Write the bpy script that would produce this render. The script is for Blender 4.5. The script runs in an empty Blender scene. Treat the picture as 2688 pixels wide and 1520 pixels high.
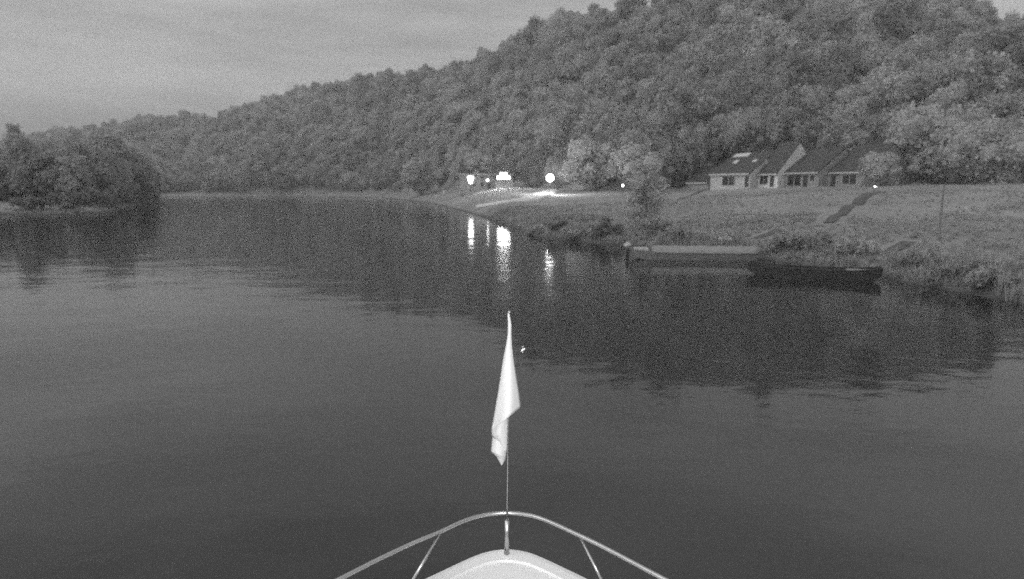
import bpy, bmesh, math, random
import numpy as np
from mathutils import Vector, Matrix, Quaternion

S = bpy.context.scene
COL = S.collection
R = math.radians

# ------------------------------------------------------------------ camera, sky, sun, exposure
PITCH, F, CX, CY, CAMZ = R(9.2), 1602.0, 1344.0, 760.0, 4.0
cam_d = bpy.data.cameras.new('camera')
cam = bpy.data.objects.new('camera', cam_d); COL.objects.link(cam)
cam.location = (0, 0, CAMZ); cam.rotation_euler = (R(90) - PITCH, 0, 0)
cam_d.sensor_width = 36; cam_d.lens = 36 * F / 2688
cam_d.dof.use_dof = True; cam_d.dof.focus_distance = 4.2; cam_d.dof.aperture_fstop = 1.7
cam_d.clip_start = .05; cam_d.clip_end = 9000
S.camera = cam

W = bpy.data.worlds.new('World'); S.world = W; W.use_nodes = True
nt = W.node_tree; nt.nodes.clear()
def N(t, typ, **kw):
    n = t.nodes.new(typ)
    for k, v in kw.items(): setattr(n, k, v)
    return n
SUN_EL, SUN_AZ = R(40), R(245)          # azimuth clockwise from +Y: behind and to the left of the camera
wo = N(nt, 'ShaderNodeOutputWorld'); bg = N(nt, 'ShaderNodeBackground')
sky = N(nt, 'ShaderNodeTexSky', sky_type='NISHITA', sun_disc=False, sun_elevation=SUN_EL, sun_rotation=SUN_AZ,
        air_density=1.0, dust_density=4.0, ozone_density=1.0, altitude=100)
bw = N(nt, 'ShaderNodeRGBToBW')
tc = N(nt, 'ShaderNodeTexCoord'); mp = N(nt, 'ShaderNodeMapping'); mp.inputs['Scale'].default_value = (1.2, 1.6, 9)
mp.inputs['Rotation'].default_value = (0.05, 0.04, 0)
nz = N(nt, 'ShaderNodeTexNoise'); nz.inputs['Scale'].default_value = 1.7; nz.inputs['Detail'].default_value = 6; nz.inputs['Roughness'].default_value = .55
mr = N(nt, 'ShaderNodeMapRange'); mr.inputs['From Min'].default_value = .3; mr.inputs['From Max'].default_value = .7
mr.inputs['To Min'].default_value = .68; mr.inputs['To Max'].default_value = 1.26
# thin overcast veil: a flat grey layer mixed over the clear sky
mix = N(nt, 'ShaderNodeMix', data_type='FLOAT'); mix.inputs[0].default_value = .72; mix.inputs[3].default_value = 4.6
mul = N(nt, 'ShaderNodeMath', operation='MULTIPLY')
L = nt.links.new
L(sky.outputs[0], bw.inputs[0]); L(tc.outputs['Generated'], mp.inputs[0]); L(mp.outputs[0], nz.inputs[0]); L(nz.outputs[0], mr.inputs[0])
L(bw.outputs[0], mix.inputs[2]); L(mix.outputs[0], mul.inputs[0]); L(mr.outputs[0], mul.inputs[1]); L(mul.outputs[0], bg.inputs[0])
bg.inputs[1].default_value = .135
L(bg.outputs[0], wo.inputs[0])

sd = bpy.data.lights.new('sun', 'SUN'); sun = bpy.data.objects.new('sun', sd); COL.objects.link(sun)
sd.energy = .55; sd.angle = R(80); sd.color = (1, 1, 1)
sv = Vector((math.sin(SUN_AZ) * math.cos(SUN_EL), math.cos(SUN_AZ) * math.cos(SUN_EL), math.sin(SUN_EL)))
sun.rotation_euler = sv.to_track_quat('Z', 'Y').to_euler()

# the boat's own lamp beside the camera, which lights the flag and the bow
fd = bpy.data.lights.new('boat_lamp', 'SPOT'); fl = bpy.data.objects.new('boat_lamp', fd); COL.objects.link(fl)
fl.location = (.12, -.1, CAMZ + .1); fd.energy = 640; fd.spot_size = R(64); fd.spot_blend = .9; fd.shadow_soft_size = .05
fl.rotation_euler = (R(90 - 13), 0, 0)

S.view_settings.view_transform = 'Standard'; S.view_settings.look = 'None'
S.view_settings.exposure = .12; S.view_settings.gamma = 1; S.view_settings.use_curve_mapping = False
S.render.engine = 'CYCLES'
S.cycles.use_denoising = False
S.cycles.filter_width = 1.7; S.cycles.use_adaptive_sampling = True; S.cycles.adaptive_threshold = .05; S.cycles.adaptive_min_samples = 16
S.cycles.max_bounces = 6; S.cycles.diffuse_bounces = 3; S.cycles.transparent_max_bounces = 8
S.cycles.sample_clamp_indirect = 4; S.cycles.sample_clamp_direct = 12; S.cycles.volume_bounces = 0

# ------------------------------------------------------------------ helpers
rng = np.random.default_rng(7); random.seed(7)
def ray(px, py):
    u = (px - CX) / F; v = (py - CY) / F
    return np.array([u, math.cos(PITCH) - v * math.sin(PITCH), -math.sin(PITCH) - v * math.cos(PITCH)])
def on_plane(px, py, z):
    d = ray(px, py); t = (z - CAMZ) / d[2]
    return Vector((d[0] * t, d[1] * t, z))
def at(px, py, Y):
    d = ray(px, py); t = Y / d[1]
    return Vector((d[0] * t, Y, CAMZ + d[2] * t))
def elev(py):
    d = ray(CX, py); return d[2] / d[1]

def tag(o, label=None, cat=None, group=None, kind=None):
    if label: o['label'] = label
    if cat: o['category'] = cat
    if group: o['group'] = group
    if kind: o['kind'] = kind
    return o
def empty(name, loc, rz=0):
    o = bpy.data.objects.new(name, None); COL.objects.link(o)
    o.location = loc; o.rotation_euler = (0, 0, rz); o.empty_display_size = .3
    return o
def link_mesh(name, me, mat=None, parent=None, smooth=False):
    o = bpy.data.objects.new(name, me); COL.objects.link(o)
    if mat and not me.materials: me.materials.append(mat)
    if parent: o.parent = parent
    if smooth:
        for p in me.polygons: p.use_smooth = True
    return o
def from_np(name, V, Fc):
    me = bpy.data.meshes.new(name)
    me.from_pydata([tuple(map(float, v)) for v in V], [], [tuple(map(int, f)) for f in Fc]); me.update()
    return me

class MB:
    def __init__(s): s.bm = bmesh.new()
    def box(s, x0, x1, y0, y1, z0, z1, bev=0):
        c = [(x, y, z) for z in (z0, z1) for y in (y0, y1) for x in (x0, x1)]
        v = [s.bm.verts.new(p) for p in c]
        fs = [s.bm.faces.new([v[i] for i in q]) for q in ((0, 2, 3, 1), (4, 5, 7, 6), (0, 1, 5, 4), (2, 6, 7, 3), (0, 4, 6, 2), (1, 3, 7, 5))]
        if bev:
            es = {e for f in fs for e in f.edges}
            bmesh.ops.bevel(s.bm, geom=list(es), offset=bev, segments=2, affect='EDGES')
        return s
    def prism(s, prof, x0, x1):          # profile in (y, z) run along x
        a = [s.bm.verts.new((x0, y, z)) for y, z in prof]; b = [s.bm.verts.new((x1, y, z)) for y, z in prof]
        n = len(prof)
        s.bm.faces.new(a[::-1]); s.bm.faces.new(b)
        for i in range(n): s.bm.faces.new((a[i], a[(i + 1) % n], b[(i + 1) % n], b[i]))
        return s
    def tube(s, pts, rad, seg=10, caps=True):
        pts = [Vector(p) for p in pts]; n = len(pts)
        rr = rad if hasattr(rad, '__len__') else [rad] * n
        rings = []; up = None
        for i, p in enumerate(pts):
            t = (pts[min(i + 1, n - 1)] - pts[max(i - 1, 0)]).normalized()
            if up is None: up = Vector((0, 0, 1)) if abs(t.z) < .9 else Vector((1, 0, 0))
            a = t.cross(up).normalized(); b = t.cross(a).normalized(); up = -b if b.dot(up) < 0 else b
            b = t.cross(a).normalized()
            rings.append([s.bm.verts.new(p + (a * math.cos(2 * math.pi * k / seg) + b * math.sin(2 * math.pi * k / seg)) * rr[i]) for k in range(seg)])
        for i in range(n - 1):
            for k in range(seg):
                s.bm.faces.new((rings[i][k], rings[i][(k + 1) % seg], rings[i + 1][(k + 1) % seg], rings[i + 1][k]))
        if caps:
            s.bm.faces.new(rings[0][::-1]); s.bm.faces.new(rings[-1])
        return s
    def sphere(s, c, r, sub=2, sc=(1, 1, 1)):
        m = Matrix.Translation(c) @ Matrix.Diagonal((r * sc[0], r * sc[1], r * sc[2], 1))
        bmesh.ops.create_icosphere(s.bm, subdivisions=sub, radius=1, matrix=m); return s
    def poly(s, pts):
        s.bm.faces.new([s.bm.verts.new(p) for p in pts]); return s
    def build(s, name, mat, parent=None, smooth=False):
        bmesh.ops.recalc_face_normals(s.bm, faces=s.bm.faces)
        me = bpy.data.meshes.new(name); s.bm.to_mesh(me); s.bm.free()
        return link_mesh(name, me, mat, parent, smooth)

# ------------------------------------------------------------------ materials (an infrared camera: every surface is a grey)
def mat(name, lo, hi=None, rough=.8, scale=4., detail=6, bump=0., bdist=.05, spec=.3, metal=0., coord='Object', transl=0., rand=0., stretch=None):
    m = bpy.data.materials.new(name); m.use_nodes = True; t = m.node_tree; b = t.nodes['Principled BSDF']
    b.inputs['Roughness'].default_value = rough; b.inputs['Specular IOR Level'].default_value = spec; b.inputs['Metallic'].default_value = metal
    hi = lo if hi is None else hi
    tc = N(t, 'ShaderNodeTexCoord'); nz = N(t, 'ShaderNodeTexNoise'); nz.inputs['Scale'].default_value = scale; nz.inputs['Detail'].default_value = detail
    src = tc.outputs[coord]
    if stretch:
        mp = N(t, 'ShaderNodeMapping'); mp.inputs['Scale'].default_value = stretch; t.links.new(src, mp.inputs[0]); src = mp.outputs[0]
    t.links.new(src, nz.inputs[0])
    r = N(t, 'ShaderNodeMapRange'); r.inputs['From Min'].default_value = .3; r.inputs['From Max'].default_value = .7
    r.inputs['To Min'].default_value = lo; r.inputs['To Max'].default_value = hi
    t.links.new(nz.outputs[0], r.inputs[0]); out = r.outputs[0]
    if rand:
        oi = N(t, 'ShaderNodeObjectInfo'); q = N(t, 'ShaderNodeMapRange'); q.inputs['To Min'].default_value = 1 - rand; q.inputs['To Max'].default_value = 1 + rand
        mu = N(t, 'ShaderNodeMath', operation='MULTIPLY'); t.links.new(oi.outputs['Random'], q.inputs[0])
        t.links.new(out, mu.inputs[0]); t.links.new(q.outputs[0], mu.inputs[1]); out = mu.outputs[0]
    t.links.new(out, b.inputs['Base Color'])
    if bump:
        bp = N(t, 'ShaderNodeBump'); bp.inputs['Strength'].default_value = bump; bp.inputs['Distance'].default_value = bdist
        t.links.new(nz.outputs[0], bp.inputs['Height']); t.links.new(bp.outputs[0], b.inputs['Normal'])
    if transl:
        tr = N(t, 'ShaderNodeBsdfTranslucent'); mx = N(t, 'ShaderNodeMixShader'); mx.inputs[0].default_value = transl
        t.links.new(out, tr.inputs[0]); t.links.new(b.outputs[0], mx.inputs[1]); t.links.new(tr.outputs[0], mx.inputs[2])
        t.links.new(mx.outputs[0], t.nodes['Material Output'].inputs[0])
    return m
def emit(name, strength):
    m = bpy.data.materials.new(name); m.use_nodes = True; t = m.node_tree; b = t.nodes['Principled BSDF']
    b.inputs['Base Color'].default_value = (.8, .8, .8, 1); b.inputs['Emission Color'].default_value = (1, 1, 1, 1); b.inputs['Emission Strength'].default_value = strength
    return m
M = {}
M['leaf'] = mat('leaf', .37, .58, .8, scale=.5, detail=5, transl=.4, rand=.24, spec=.1)
M['pale_leaf'] = mat('pale_leaf', .48, .66, .8, scale=.5, detail=5, transl=.4, spec=.1)
M['shrub_leaf'] = mat('shrub_leaf', .16, .3, .7, scale=.6, transl=.25, spec=.15)
M['bark'] = mat('bark', .10, .2, .9, scale=3, bump=.4)
M['grass'] = mat('grass', .34, .48, .9, scale=.5, transl=.25, rand=.2, spec=.1)
M['concrete'] = mat('concrete', .68, .8, .85, scale=2)
M['stripe'] = mat('stripe', .07, .15, .95, scale=1.2, bump=.5)  # dark tone carries the shade of the embankment breaks
M['plaster'] = mat('plaster', .46, .54, .9, scale=1.5)
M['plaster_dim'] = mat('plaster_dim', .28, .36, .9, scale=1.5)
M['roof'] = mat('roof', .045, .085, .75, scale=3, stretch=(1, 1, 6), bump=.3)
M['frame'] = mat('frame', .55, .6, .6)
M['glass'] = mat('glass', .02, .03, .08, spec=.6)
M['skylight'] = mat('skylight', .3, .32, .06, spec=1.)
M['wood'] = mat('wood', .2, .3, .7, scale=5, stretch=(.3, 3, 3), bump=.3)
M['dark_wood'] = mat('dark_wood', .03, .065, .7, scale=5, stretch=(.3, 3, 3), bump=.3)
M['tarp'] = mat('tarp', .25, .33, .6, scale=2, bump=.5, bdist=.03)
M['white_paint'] = mat('white_paint', .72, .78, .4, scale=1.2, bump=.02)
M['steel'] = mat('steel', .5, .56, .28, metal=1., scale=8)
M['galv'] = mat('galv', .3, .4, .5, metal=.6, scale=8)
M['dark_metal'] = mat('dark_metal', .04, .06, .5)
M['flag'] = mat('flag_cloth', .78, .84, .85, scale=60, bump=.15, bdist=.002, transl=.15)
M['lamp'] = emit('lamp_glow', 210); M['lamp_lantern'] = emit('lantern_glow', 10); M['lamp_flood'] = emit('flood_glow', 380); M['lamp_small'] = emit('small_glow', 14)
M['core'] = M['leaf']

# ground: grass with mottling, sandier near the waterline
def ground_mat():
    m = bpy.data.materials.new('ground_grass'); m.use_nodes = True; t = m.node_tree; b = t.nodes['Principled BSDF']
    b.inputs['Roughness'].default_value = .95; b.inputs['Specular IOR Level'].default_value = .1
    g = N(t, 'ShaderNodeNewGeometry'); sx = N(t, 'ShaderNodeSeparateXYZ'); t.links.new(g.outputs['Position'], sx.inputs[0])
    def noise(sc, de):
        n = N(t, 'ShaderNodeTexNoise'); n.inputs['Scale'].default_value = sc; n.inputs['Detail'].default_value = de
        t.links.new(g.outputs['Position'], n.inputs[0]); return n
    a = noise(.09, 5); c = noise(2.2, 5)
    ad = N(t, 'ShaderNodeMath', operation='MULTIPLY_ADD'); ad.inputs[1].default_value = .5
    t.links.new(c.outputs[0], ad.inputs[0]); t.links.new(a.outputs[0], ad.inputs[2])
    r = N(t, 'ShaderNodeMapRange'); r.inputs['From Min'].default_value = .5; r.inputs['From Max'].default_value = 1.0
    r.inputs['To Min'].default_value = .2; r.inputs['To Max'].default_value = .35
    t.links.new(ad.outputs[0], r.inputs[0])
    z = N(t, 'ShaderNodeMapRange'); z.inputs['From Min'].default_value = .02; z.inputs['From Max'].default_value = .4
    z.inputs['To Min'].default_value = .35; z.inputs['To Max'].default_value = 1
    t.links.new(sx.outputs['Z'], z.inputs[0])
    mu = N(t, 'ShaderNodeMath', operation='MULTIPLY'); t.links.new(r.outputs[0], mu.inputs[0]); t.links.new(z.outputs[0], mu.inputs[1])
    t.links.new(mu.outputs[0], b.inputs['Base Color'])
    bp = N(t, 'ShaderNodeBump'); bp.inputs['Strength'].default_value = .7; bp.inputs['Distance'].default_value = .25
    bp.inputs['Strength'].default_value = .35; t.links.new(c.outputs[0], bp.inputs['Height']); t.links.new(bp.outputs[0], b.inputs['Normal'])
    return m
M['ground'] = ground_mat()

def water_mat():
    m = bpy.data.materials.new('river_water'); m.use_nodes = True; t = m.node_tree; b = t.nodes['Principled BSDF']
    b.inputs['Base Color'].default_value = (.025, .025, .025, 1); b.inputs['Roughness'].default_value = .07; b.inputs['IOR'].default_value = 1.45
    b.inputs['Specular IOR Level'].default_value = .6
    g = N(t, 'ShaderNodeNewGeometry')
    def noise(sc, de, st):
        mp = N(t, 'ShaderNodeMapping'); mp.inputs['Scale'].default_value = st; t.links.new(g.outputs['Position'], mp.inputs[0])
        n = N(t, 'ShaderNodeTexNoise'); n.inputs['Scale'].default_value = sc; n.inputs['Detail'].default_value = de; t.links.new(mp.outputs[0], n.inputs[0]); return n
    a = noise(.35, 2, (.6, 1, 1)); c = noise(2.2, 3, (.55, 1, 1)); w = noise(.035, 3, (.5, 1.6, 1))
    amp = N(t, 'ShaderNodeMapRange'); amp.inputs['From Min'].default_value = .42; amp.inputs['From Max'].default_value = .62
    amp.inputs['To Min'].default_value = .004; amp.inputs['To Max'].default_value = .013
    t.links.new(w.outputs[0], amp.inputs[0])
    m1 = N(t, 'ShaderNodeMath', operation='MULTIPLY'); t.links.new(c.outputs[0], m1.inputs[0]); t.links.new(amp.outputs[0], m1.inputs[1])
    m2 = N(t, 'ShaderNodeMath', operation='MULTIPLY_ADD'); m2.inputs[1].default_value = .036
    t.links.new(a.outputs[0], m2.inputs[0]); t.links.new(m1.outputs[0], m2.inputs[2])
    bp = N(t, 'ShaderNodeBump'); bp.inputs['Strength'].default_value = 1; bp.inputs['Distance'].default_value = 1
    t.links.new(m2.outputs[0], bp.inputs['Height']); t.links.new(bp.outputs[0], b.inputs['Normal'])
    return m
M['water'] = water_mat()

# thin river haze: one closed box round the whole scene
def haze():
    m = bpy.data.materials.new('haze'); m.use_nodes = True; t = m.node_tree; t.nodes.remove(t.nodes['Principled BSDF'])
    v = N(t, 'ShaderNodeVolumePrincipled'); v.inputs['Color'].default_value = (.97, .97, .97, 1); v.inputs['Density'].default_value = .00075; v.inputs['Anisotropy'].default_value = .2
    t.links.new(v.outputs[0], t.nodes['Material Output'].inputs['Volume'])
    tag(MB().box(-2700, 2700, -2700, 2700, -3.6, 190).build('haze', m), 'thin pale haze over the river valley', 'haze', kind='stuff')
haze()

# ------------------------------------------------------------------ terrain
def vnoise(x, y, seed):
    r = np.random.default_rng(seed).random((256, 256))
    xi = np.floor(x).astype(int); yi = np.floor(y).astype(int); fx = x - xi; fy = y - yi
    fx = fx * fx * (3 - 2 * fx); fy = fy * fy * (3 - 2 * fy)
    g = lambda a, b: r[a & 255, b & 255]
    return (g(xi, yi) * (1 - fx) + g(xi + 1, yi) * fx) * (1 - fy) + (g(xi, yi + 1) * (1 - fx) + g(xi + 1, yi + 1) * fx) * fy - .5
wl = lambda px, py: tuple(on_plane(px, py, 0))[:2]
right_bank = [(60, -260), (46, -40), (32, 6)] + [wl(*p) for p in ((2688, 800), (2500, 765), (2360, 742), (2300, 721), (2000, 679), (1900, 668), (1700, 655), (1600, 640), (1500, 635), (1400, 620), (1330, 592), (1250, 566), (1180, 546), (1120, 531), (1000, 518.5), (750, 516), (560, 517))] + [(-340, 385), (-460, 340), (-700, 330)]
left_bank = [(-700, 270), (-330, 270), (-190, 258), (-140, 240)] + [wl(420, 533), wl(385, 537), wl(300, 553), wl(200, 562), wl(90, 563), wl(0, 563)] + [(-84, 80), (-80, 20), (-76, -260)]
RIV = np.array(right_bank + left_bank)
def river_d(X, Y):
    """Signed distance to the waterline, positive on land."""
    X = np.asarray(X, float); Y = np.asarray(Y, float)
    best = np.full(X.shape, 1e9); inside = np.zeros(X.shape, bool)
    n = len(RIV)
    for i in range(n):
        ax, ay = RIV[i]; bx, by = RIV[(i + 1) % n]
        dx, dy = bx - ax, by - ay
        t = np.clip(((X - ax) * dx + (Y - ay) * dy) / (dx * dx + dy * dy), 0, 1)
        best = np.minimum(best, np.hypot(X - ax - t * dx, Y - ay - t * dy))
        if ay != by:
            inside ^= ((ay > Y) != (by > Y)) & (X < dx * (Y - ay) / dy + ax)
    return np.where(inside, -best, best)
RID = [(-200, 395, 850, 420), (0, 392, 850, 420), (100, 363, 850, 420), (330, 341, 850, 420), (430, 320, 850, 420), (600, 314, 800, 410), (650, 286, 740, 405), (740, 262, 690, 402),
       (860, 217, 640, 400), (960, 202, 600, 398), (1060, 201, 560, 360), (1100, 197, 540, 330), (1200, 172, 500, 250), (1300, 132, 460, 205), (1340, 102, 440, 195), (1400, 77, 420, 182), (1480, 42, 400, 165),
       (1540, 27, 385, 155), (1600, 26, 375, 148), (1660, 36, 370, 142), (1690, 40, 365, 140), (1712, 2, 335, 138), (1860, -25, 325, 134), (2300, -15, 310, 128), (2420, -5, 305, 122), (2500, 14, 300, 116),
       (2560, 50, 300, 110), (2640, 108, 300, 105), (2688, 128, 300, 100), (2900, 150, 300, 95)]
RU = np.array([(p - CX) / F for p, *_ in RID]); RYR = np.array([float(r[2]) for r in RID]); RYB = np.array([float(r[3]) for r in RID])
RZ = np.array([CAMZ + elev(r[1]) * r[2] - 12.5 for r in RID])
BW_U = [-1, -.12, -.05, 0, .1, .25, 1]; BW_W = [22, 16, 13, 16, 38, 60, 60]
def smooth(t): t = np.clip(t, 0, 1); return t * t * (3 - 2 * t)
def ubY(X, Y): return np.clip(X / np.maximum(Y, 12.), -1, 1)
def height(X, Y):
    X = np.asarray(X, float); Y = np.asarray(Y, float)
    d = river_d(X, Y); u = ubY(X, Y)
    left = (X < -60) & (Y < 262 + 0 * X) & (u < -.5)
    w = np.interp(u, BW_U, BW_W)
    w = np.where(Y < 0, 60, w)
    zr = .75 * smooth(d / 2.2) + 3.95 * np.clip((d - 1.2) / w, 0, 1) ** .92
    zl = .8 * smooth(d / 6) + 1.5 * smooth((d - 4) / 32) + 3.0 * smooth((d - 20) / 80)
    z = np.where(left, zl, zr)
    z = z + (vnoise(X / 5, Y / 5, 3) * .8 + vnoise(X / 1.9, Y / 1.9, 4) * .16) * smooth(d / 3) * np.where(d > w * .95, .25, 1) * np.interp(Y, [45, 95], [1, .25])
    yb = np.interp(u, RU, RYB); yr = np.interp(u, RU, RYR); rz = np.interp(u, RU, RZ)
    s = (Y - yb) / (yr - yb)
    sc = np.clip(s, 0, 1)
    hill = sc * (1.22 - .22 * sc) * (rz - z)
    hill = hill + (vnoise(X / 60, Y / 60, 5) * 14 + vnoise(X / 26, Y / 26, 6) * 6) * smooth(s * 2.5) * smooth((1.05 - s) * 3)
    hill = hill - np.clip(s - 1.03, 0, 3) * 10
    z = z + hill * smooth((d - 4) / 22)
    return np.where(d < 0, np.maximum(d * .35, -2.5), z)
H = lambda x, y: float(height(np.array([x]), np.array([y]))[0])
def on_ground(px, py, y0=18, y1=420):
    ys = np.linspace(y0, y1, 1600); d = ray(px, py)
    X = d[0] / d[1] * ys; Z = CAMZ + d[2] / d[1] * ys
    k = np.nonzero(height(X, ys) >= Z)[0]
    k = k[0] if len(k) else len(ys) - 1
    return Vector((X[k], ys[k], H(X[k], ys[k])))

def axis(parts):
    o = []
    for a, b, st in parts: o += list(np.arange(a, b, st))
    return np.array(o + [parts[-1][1]])
gx = axis([(-2600, -700, 190), (-700, -240, 14), (-240, -60, 3.), (-60, -20, 2), (-20, 80, .8), (80, 340, 7), (340, 2600, 180)])
gy = axis([(-2600, -260, 260), (-260, 0, 20), (0, 16, 4), (16, 135, .9), (135, 480, 4.), (480, 900, 14), (900, 2600, 170)])
GX, GY = np.meshgrid(gx, gy); GZ = height(GX, GY)
nx, ny = len(gx), len(gy)
idx = np.arange(nx * ny).reshape(ny, nx)
q = np.stack([idx[:-1, :-1], idx[:-1, 1:], idx[1:, 1:], idx[1:, :-1]], -1).reshape(-1, 4)
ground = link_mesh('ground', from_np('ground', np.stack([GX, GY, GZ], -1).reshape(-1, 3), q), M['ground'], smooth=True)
tag(ground, kind='structure')

wm = MB().poly([(-2600, -2600, 0), (2600, -2600, 0), (2600, 2600, 0), (-2600, 2600, 0)])
tag(wm.build('water', M['water']), kind='structure')

STRIPES = []
def strip(name, pts, widths, m, lift=.05):
    """A path draped over the ground along plan points."""
    STRIPES.append((pts, max(widths))); P = [Vector((p[0], p[1])) for p in pts]; c = []; ws = []
    for i in range(len(P) - 1):
        k = max(2, int((P[i + 1] - P[i]).length / .8))
        for j in range(k): c.append(P[i].lerp(P[i + 1], j / k)); ws.append(widths[i] + (widths[i + 1] - widths[i]) * j / k)
    c.append(P[-1]); ws.append(widths[-1])
    V, Fc = [], []
    for i, p in enumerate(c):
        t = (c[min(i + 1, len(c) - 1)] - c[max(0, i - 1)]).normalized(); n = Vector((-t.y, t.x))
        for k, dz in ((-1.02, -.5), (-1, 0), (-.33, 0), (.33, 0), (1, 0), (1.02, -.5)):
            r = p + n * ws[i] * .5 * k * (1 + .14 * math.sin(i * 1.7 + k) * math.cos(i * .6 + 2 * k)) + Vector((math.sin(i * .9), math.cos(i * 1.3))) * .04; V.append((r.x, r.y, H(p.x + (r.x - p.x) * .3, p.y + (r.y - p.y) * .3) + lift + dz))
        if i:
            b = len(V) - 12
            for k in range(5): Fc.append((b + k, b + k + 1, b + k + 7, b + k + 6))
    return tag(link_mesh(name, from_np(name, V, Fc), m, smooth=True), kind='structure')
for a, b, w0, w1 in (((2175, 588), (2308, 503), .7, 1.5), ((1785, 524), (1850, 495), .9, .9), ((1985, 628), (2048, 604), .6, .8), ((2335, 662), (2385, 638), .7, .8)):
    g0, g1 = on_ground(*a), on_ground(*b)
    strip('stripe', [g0, (g0 + g1) / 2, g1], [w0, (w0 + w1) / 2, w1], M['stripe'], .06)  # dark strips paint in the shade along the breaks of the embankment
g = [on_ground(*p) for p in ((1452, 501), (1420, 513), (1390, 526), (1340, 529), (1265, 541))]
strip('stripe', g, [2.6, 3.6, 4.0, 1.8, 2.4], M['concrete'], .32)  # concrete walkway sloping down from the globe lamp

# ------------------------------------------------------------------ tree meshes
def lobes_round(n, rx, rz, cz, rs):
    """An uneven crown: boughs of very different size, some straying out of the main outline."""
    o = []; lean = rs.uniform(-.18, .18, 2)
    for i in range(n):
        v = rs.normal(size=3); v /= np.linalg.norm(v); v[2] = v[2] * .8 + .12; k = rs.uniform(.25, .92) ** .7 * (1.12 if rs.random() < .15 else 1)
        taper = 1 - .35 * max(v[2] * k, 0)
        o.append((rx * (v[0] * k * taper + lean[0] * v[2]), rx * (v[1] * k * taper + lean[1] * v[2]), cz + rz * v[2] * k, rx * rs.choice([.16, .22, .28, .36, .42], p=[.25, .25, .2, .18, .12])))
    o.append((0, 0, cz - rz * .1, rx * .5)); return o
def crown_mesh(name, lobes, cards, size, rs, core=.78, up=.35):
    V, Fc = [], []
    ico = bmesh.new(); bmesh.ops.create_icosphere(ico, subdivisions=2, radius=1)
    iv = np.array([v.co[:] for v in ico.verts]); ifc = [[v.index for v in f.verts] for f in ico.faces]; ico.free()
    for (x, y, z, r) in lobes:
        if core <= 0: break
        b = len(V); jit = 1 + rs.uniform(-.16, .16, (len(iv), 1))
        V += list(iv * jit * r * core + (x, y, z)); Fc += [[i + b for i in f] for f in ifc]
    ar = np.array([l[3] ** 2 for l in lobes]); ar /= ar.sum()
    LC = np.array([l[:3] for l in lobes]); LR = np.array([l[3] for l in lobes])
    made = 0; tries = 0
    while made < cards and tries < cards * 6:
        tries += 1
        i = rs.choice(len(lobes), p=ar); n = rs.normal(size=3); n[2] += up * .6; n /= np.linalg.norm(n)
        p = LC[i] + n * LR[i] * rs.uniform(.75, 1.0) ** .5 * rs.choice([1, 1.06, 1.22, 1.4], p=[.5, .28, .15, .07])
        dd = np.linalg.norm(LC - p, axis=1) / LR; dd[i] = 9
        if dd.min() < .78: continue
        m = n + rs.normal(size=3) * .75; m /= np.linalg.norm(m)
        a = np.cross(m, rs.normal(size=3)); a /= np.linalg.norm(a); c = np.cross(m, a)
        s = size * rs.uniform(.6, 1.25); b = len(V)
        V += [p + a * s * .62, p + c * s * .5, p - a * s * .62 + m * s * .12, p - c * s * .5]; Fc.append([b, b + 1, b + 2, b + 3]); made += 1
    me = bpy.data.meshes.new(name); me.from_pydata([tuple(v) for v in V], [], Fc); me.update(); return me
def trunk_mesh(name, h, r, top, rs, limbs=5):
    mb = MB(); bend = rs.uniform(-.3, .3, 2)
    mb.tube([(0, 0, -.6), (bend[0] * .3, bend[1] * .3, h * .4), (bend[0], bend[1], h * .75), (bend[0] * .8, bend[1] * 1.2, h)], [r * 1.25, r, r * .6, r * .15], 7)
    for k in range(limbs):
        a = k * 2 * math.pi / limbs + rs.uniform(-.4, .4); z0 = h * rs.uniform(.35, .6)
        mb.tube([(bend[0] * .5, bend[1] * .5, z0), (math.cos(a) * top * .4, math.sin(a) * top * .4, z0 + top * .35), (math.cos(a) * top * .8, math.sin(a) * top * .8, z0 + top * .6)], [r * .45, r * .3, r * .08], 5)
    bmesh.ops.recalc_face_normals(mb.bm, faces=mb.bm.faces)
    me = bpy.data.meshes.new(name); mb.bm.to_mesh(me); mb.bm.free(); me.materials.append(M['bark']); return me
rs = np.random.default_rng(11)
CROWNS, TRUNKS = [], []
for k in range(12):
    rx = (5.2, 4.6, 5.8, 4.2, 5.0, 5.5, 3.6, 4.8, 2.9, 2.5, 5.4, 4.0)[k]; rz = (5.0, 5.8, 4.8, 6.0, 4.6, 5.4, 6.4, 5.3, 5.6, 5.8, 5.6, 5.0)[k]; cz = rz * .9 + .4
    me = crown_mesh('crown', lobes_round(26 + k % 3 * 6, rx, rz, cz, rs), 2400, .5, rs, core=.72); me.materials.append(M['leaf']); CROWNS.append(me)
    TRUNKS.append(trunk_mesh('trunk', 11, .28, rx, rs))

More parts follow.
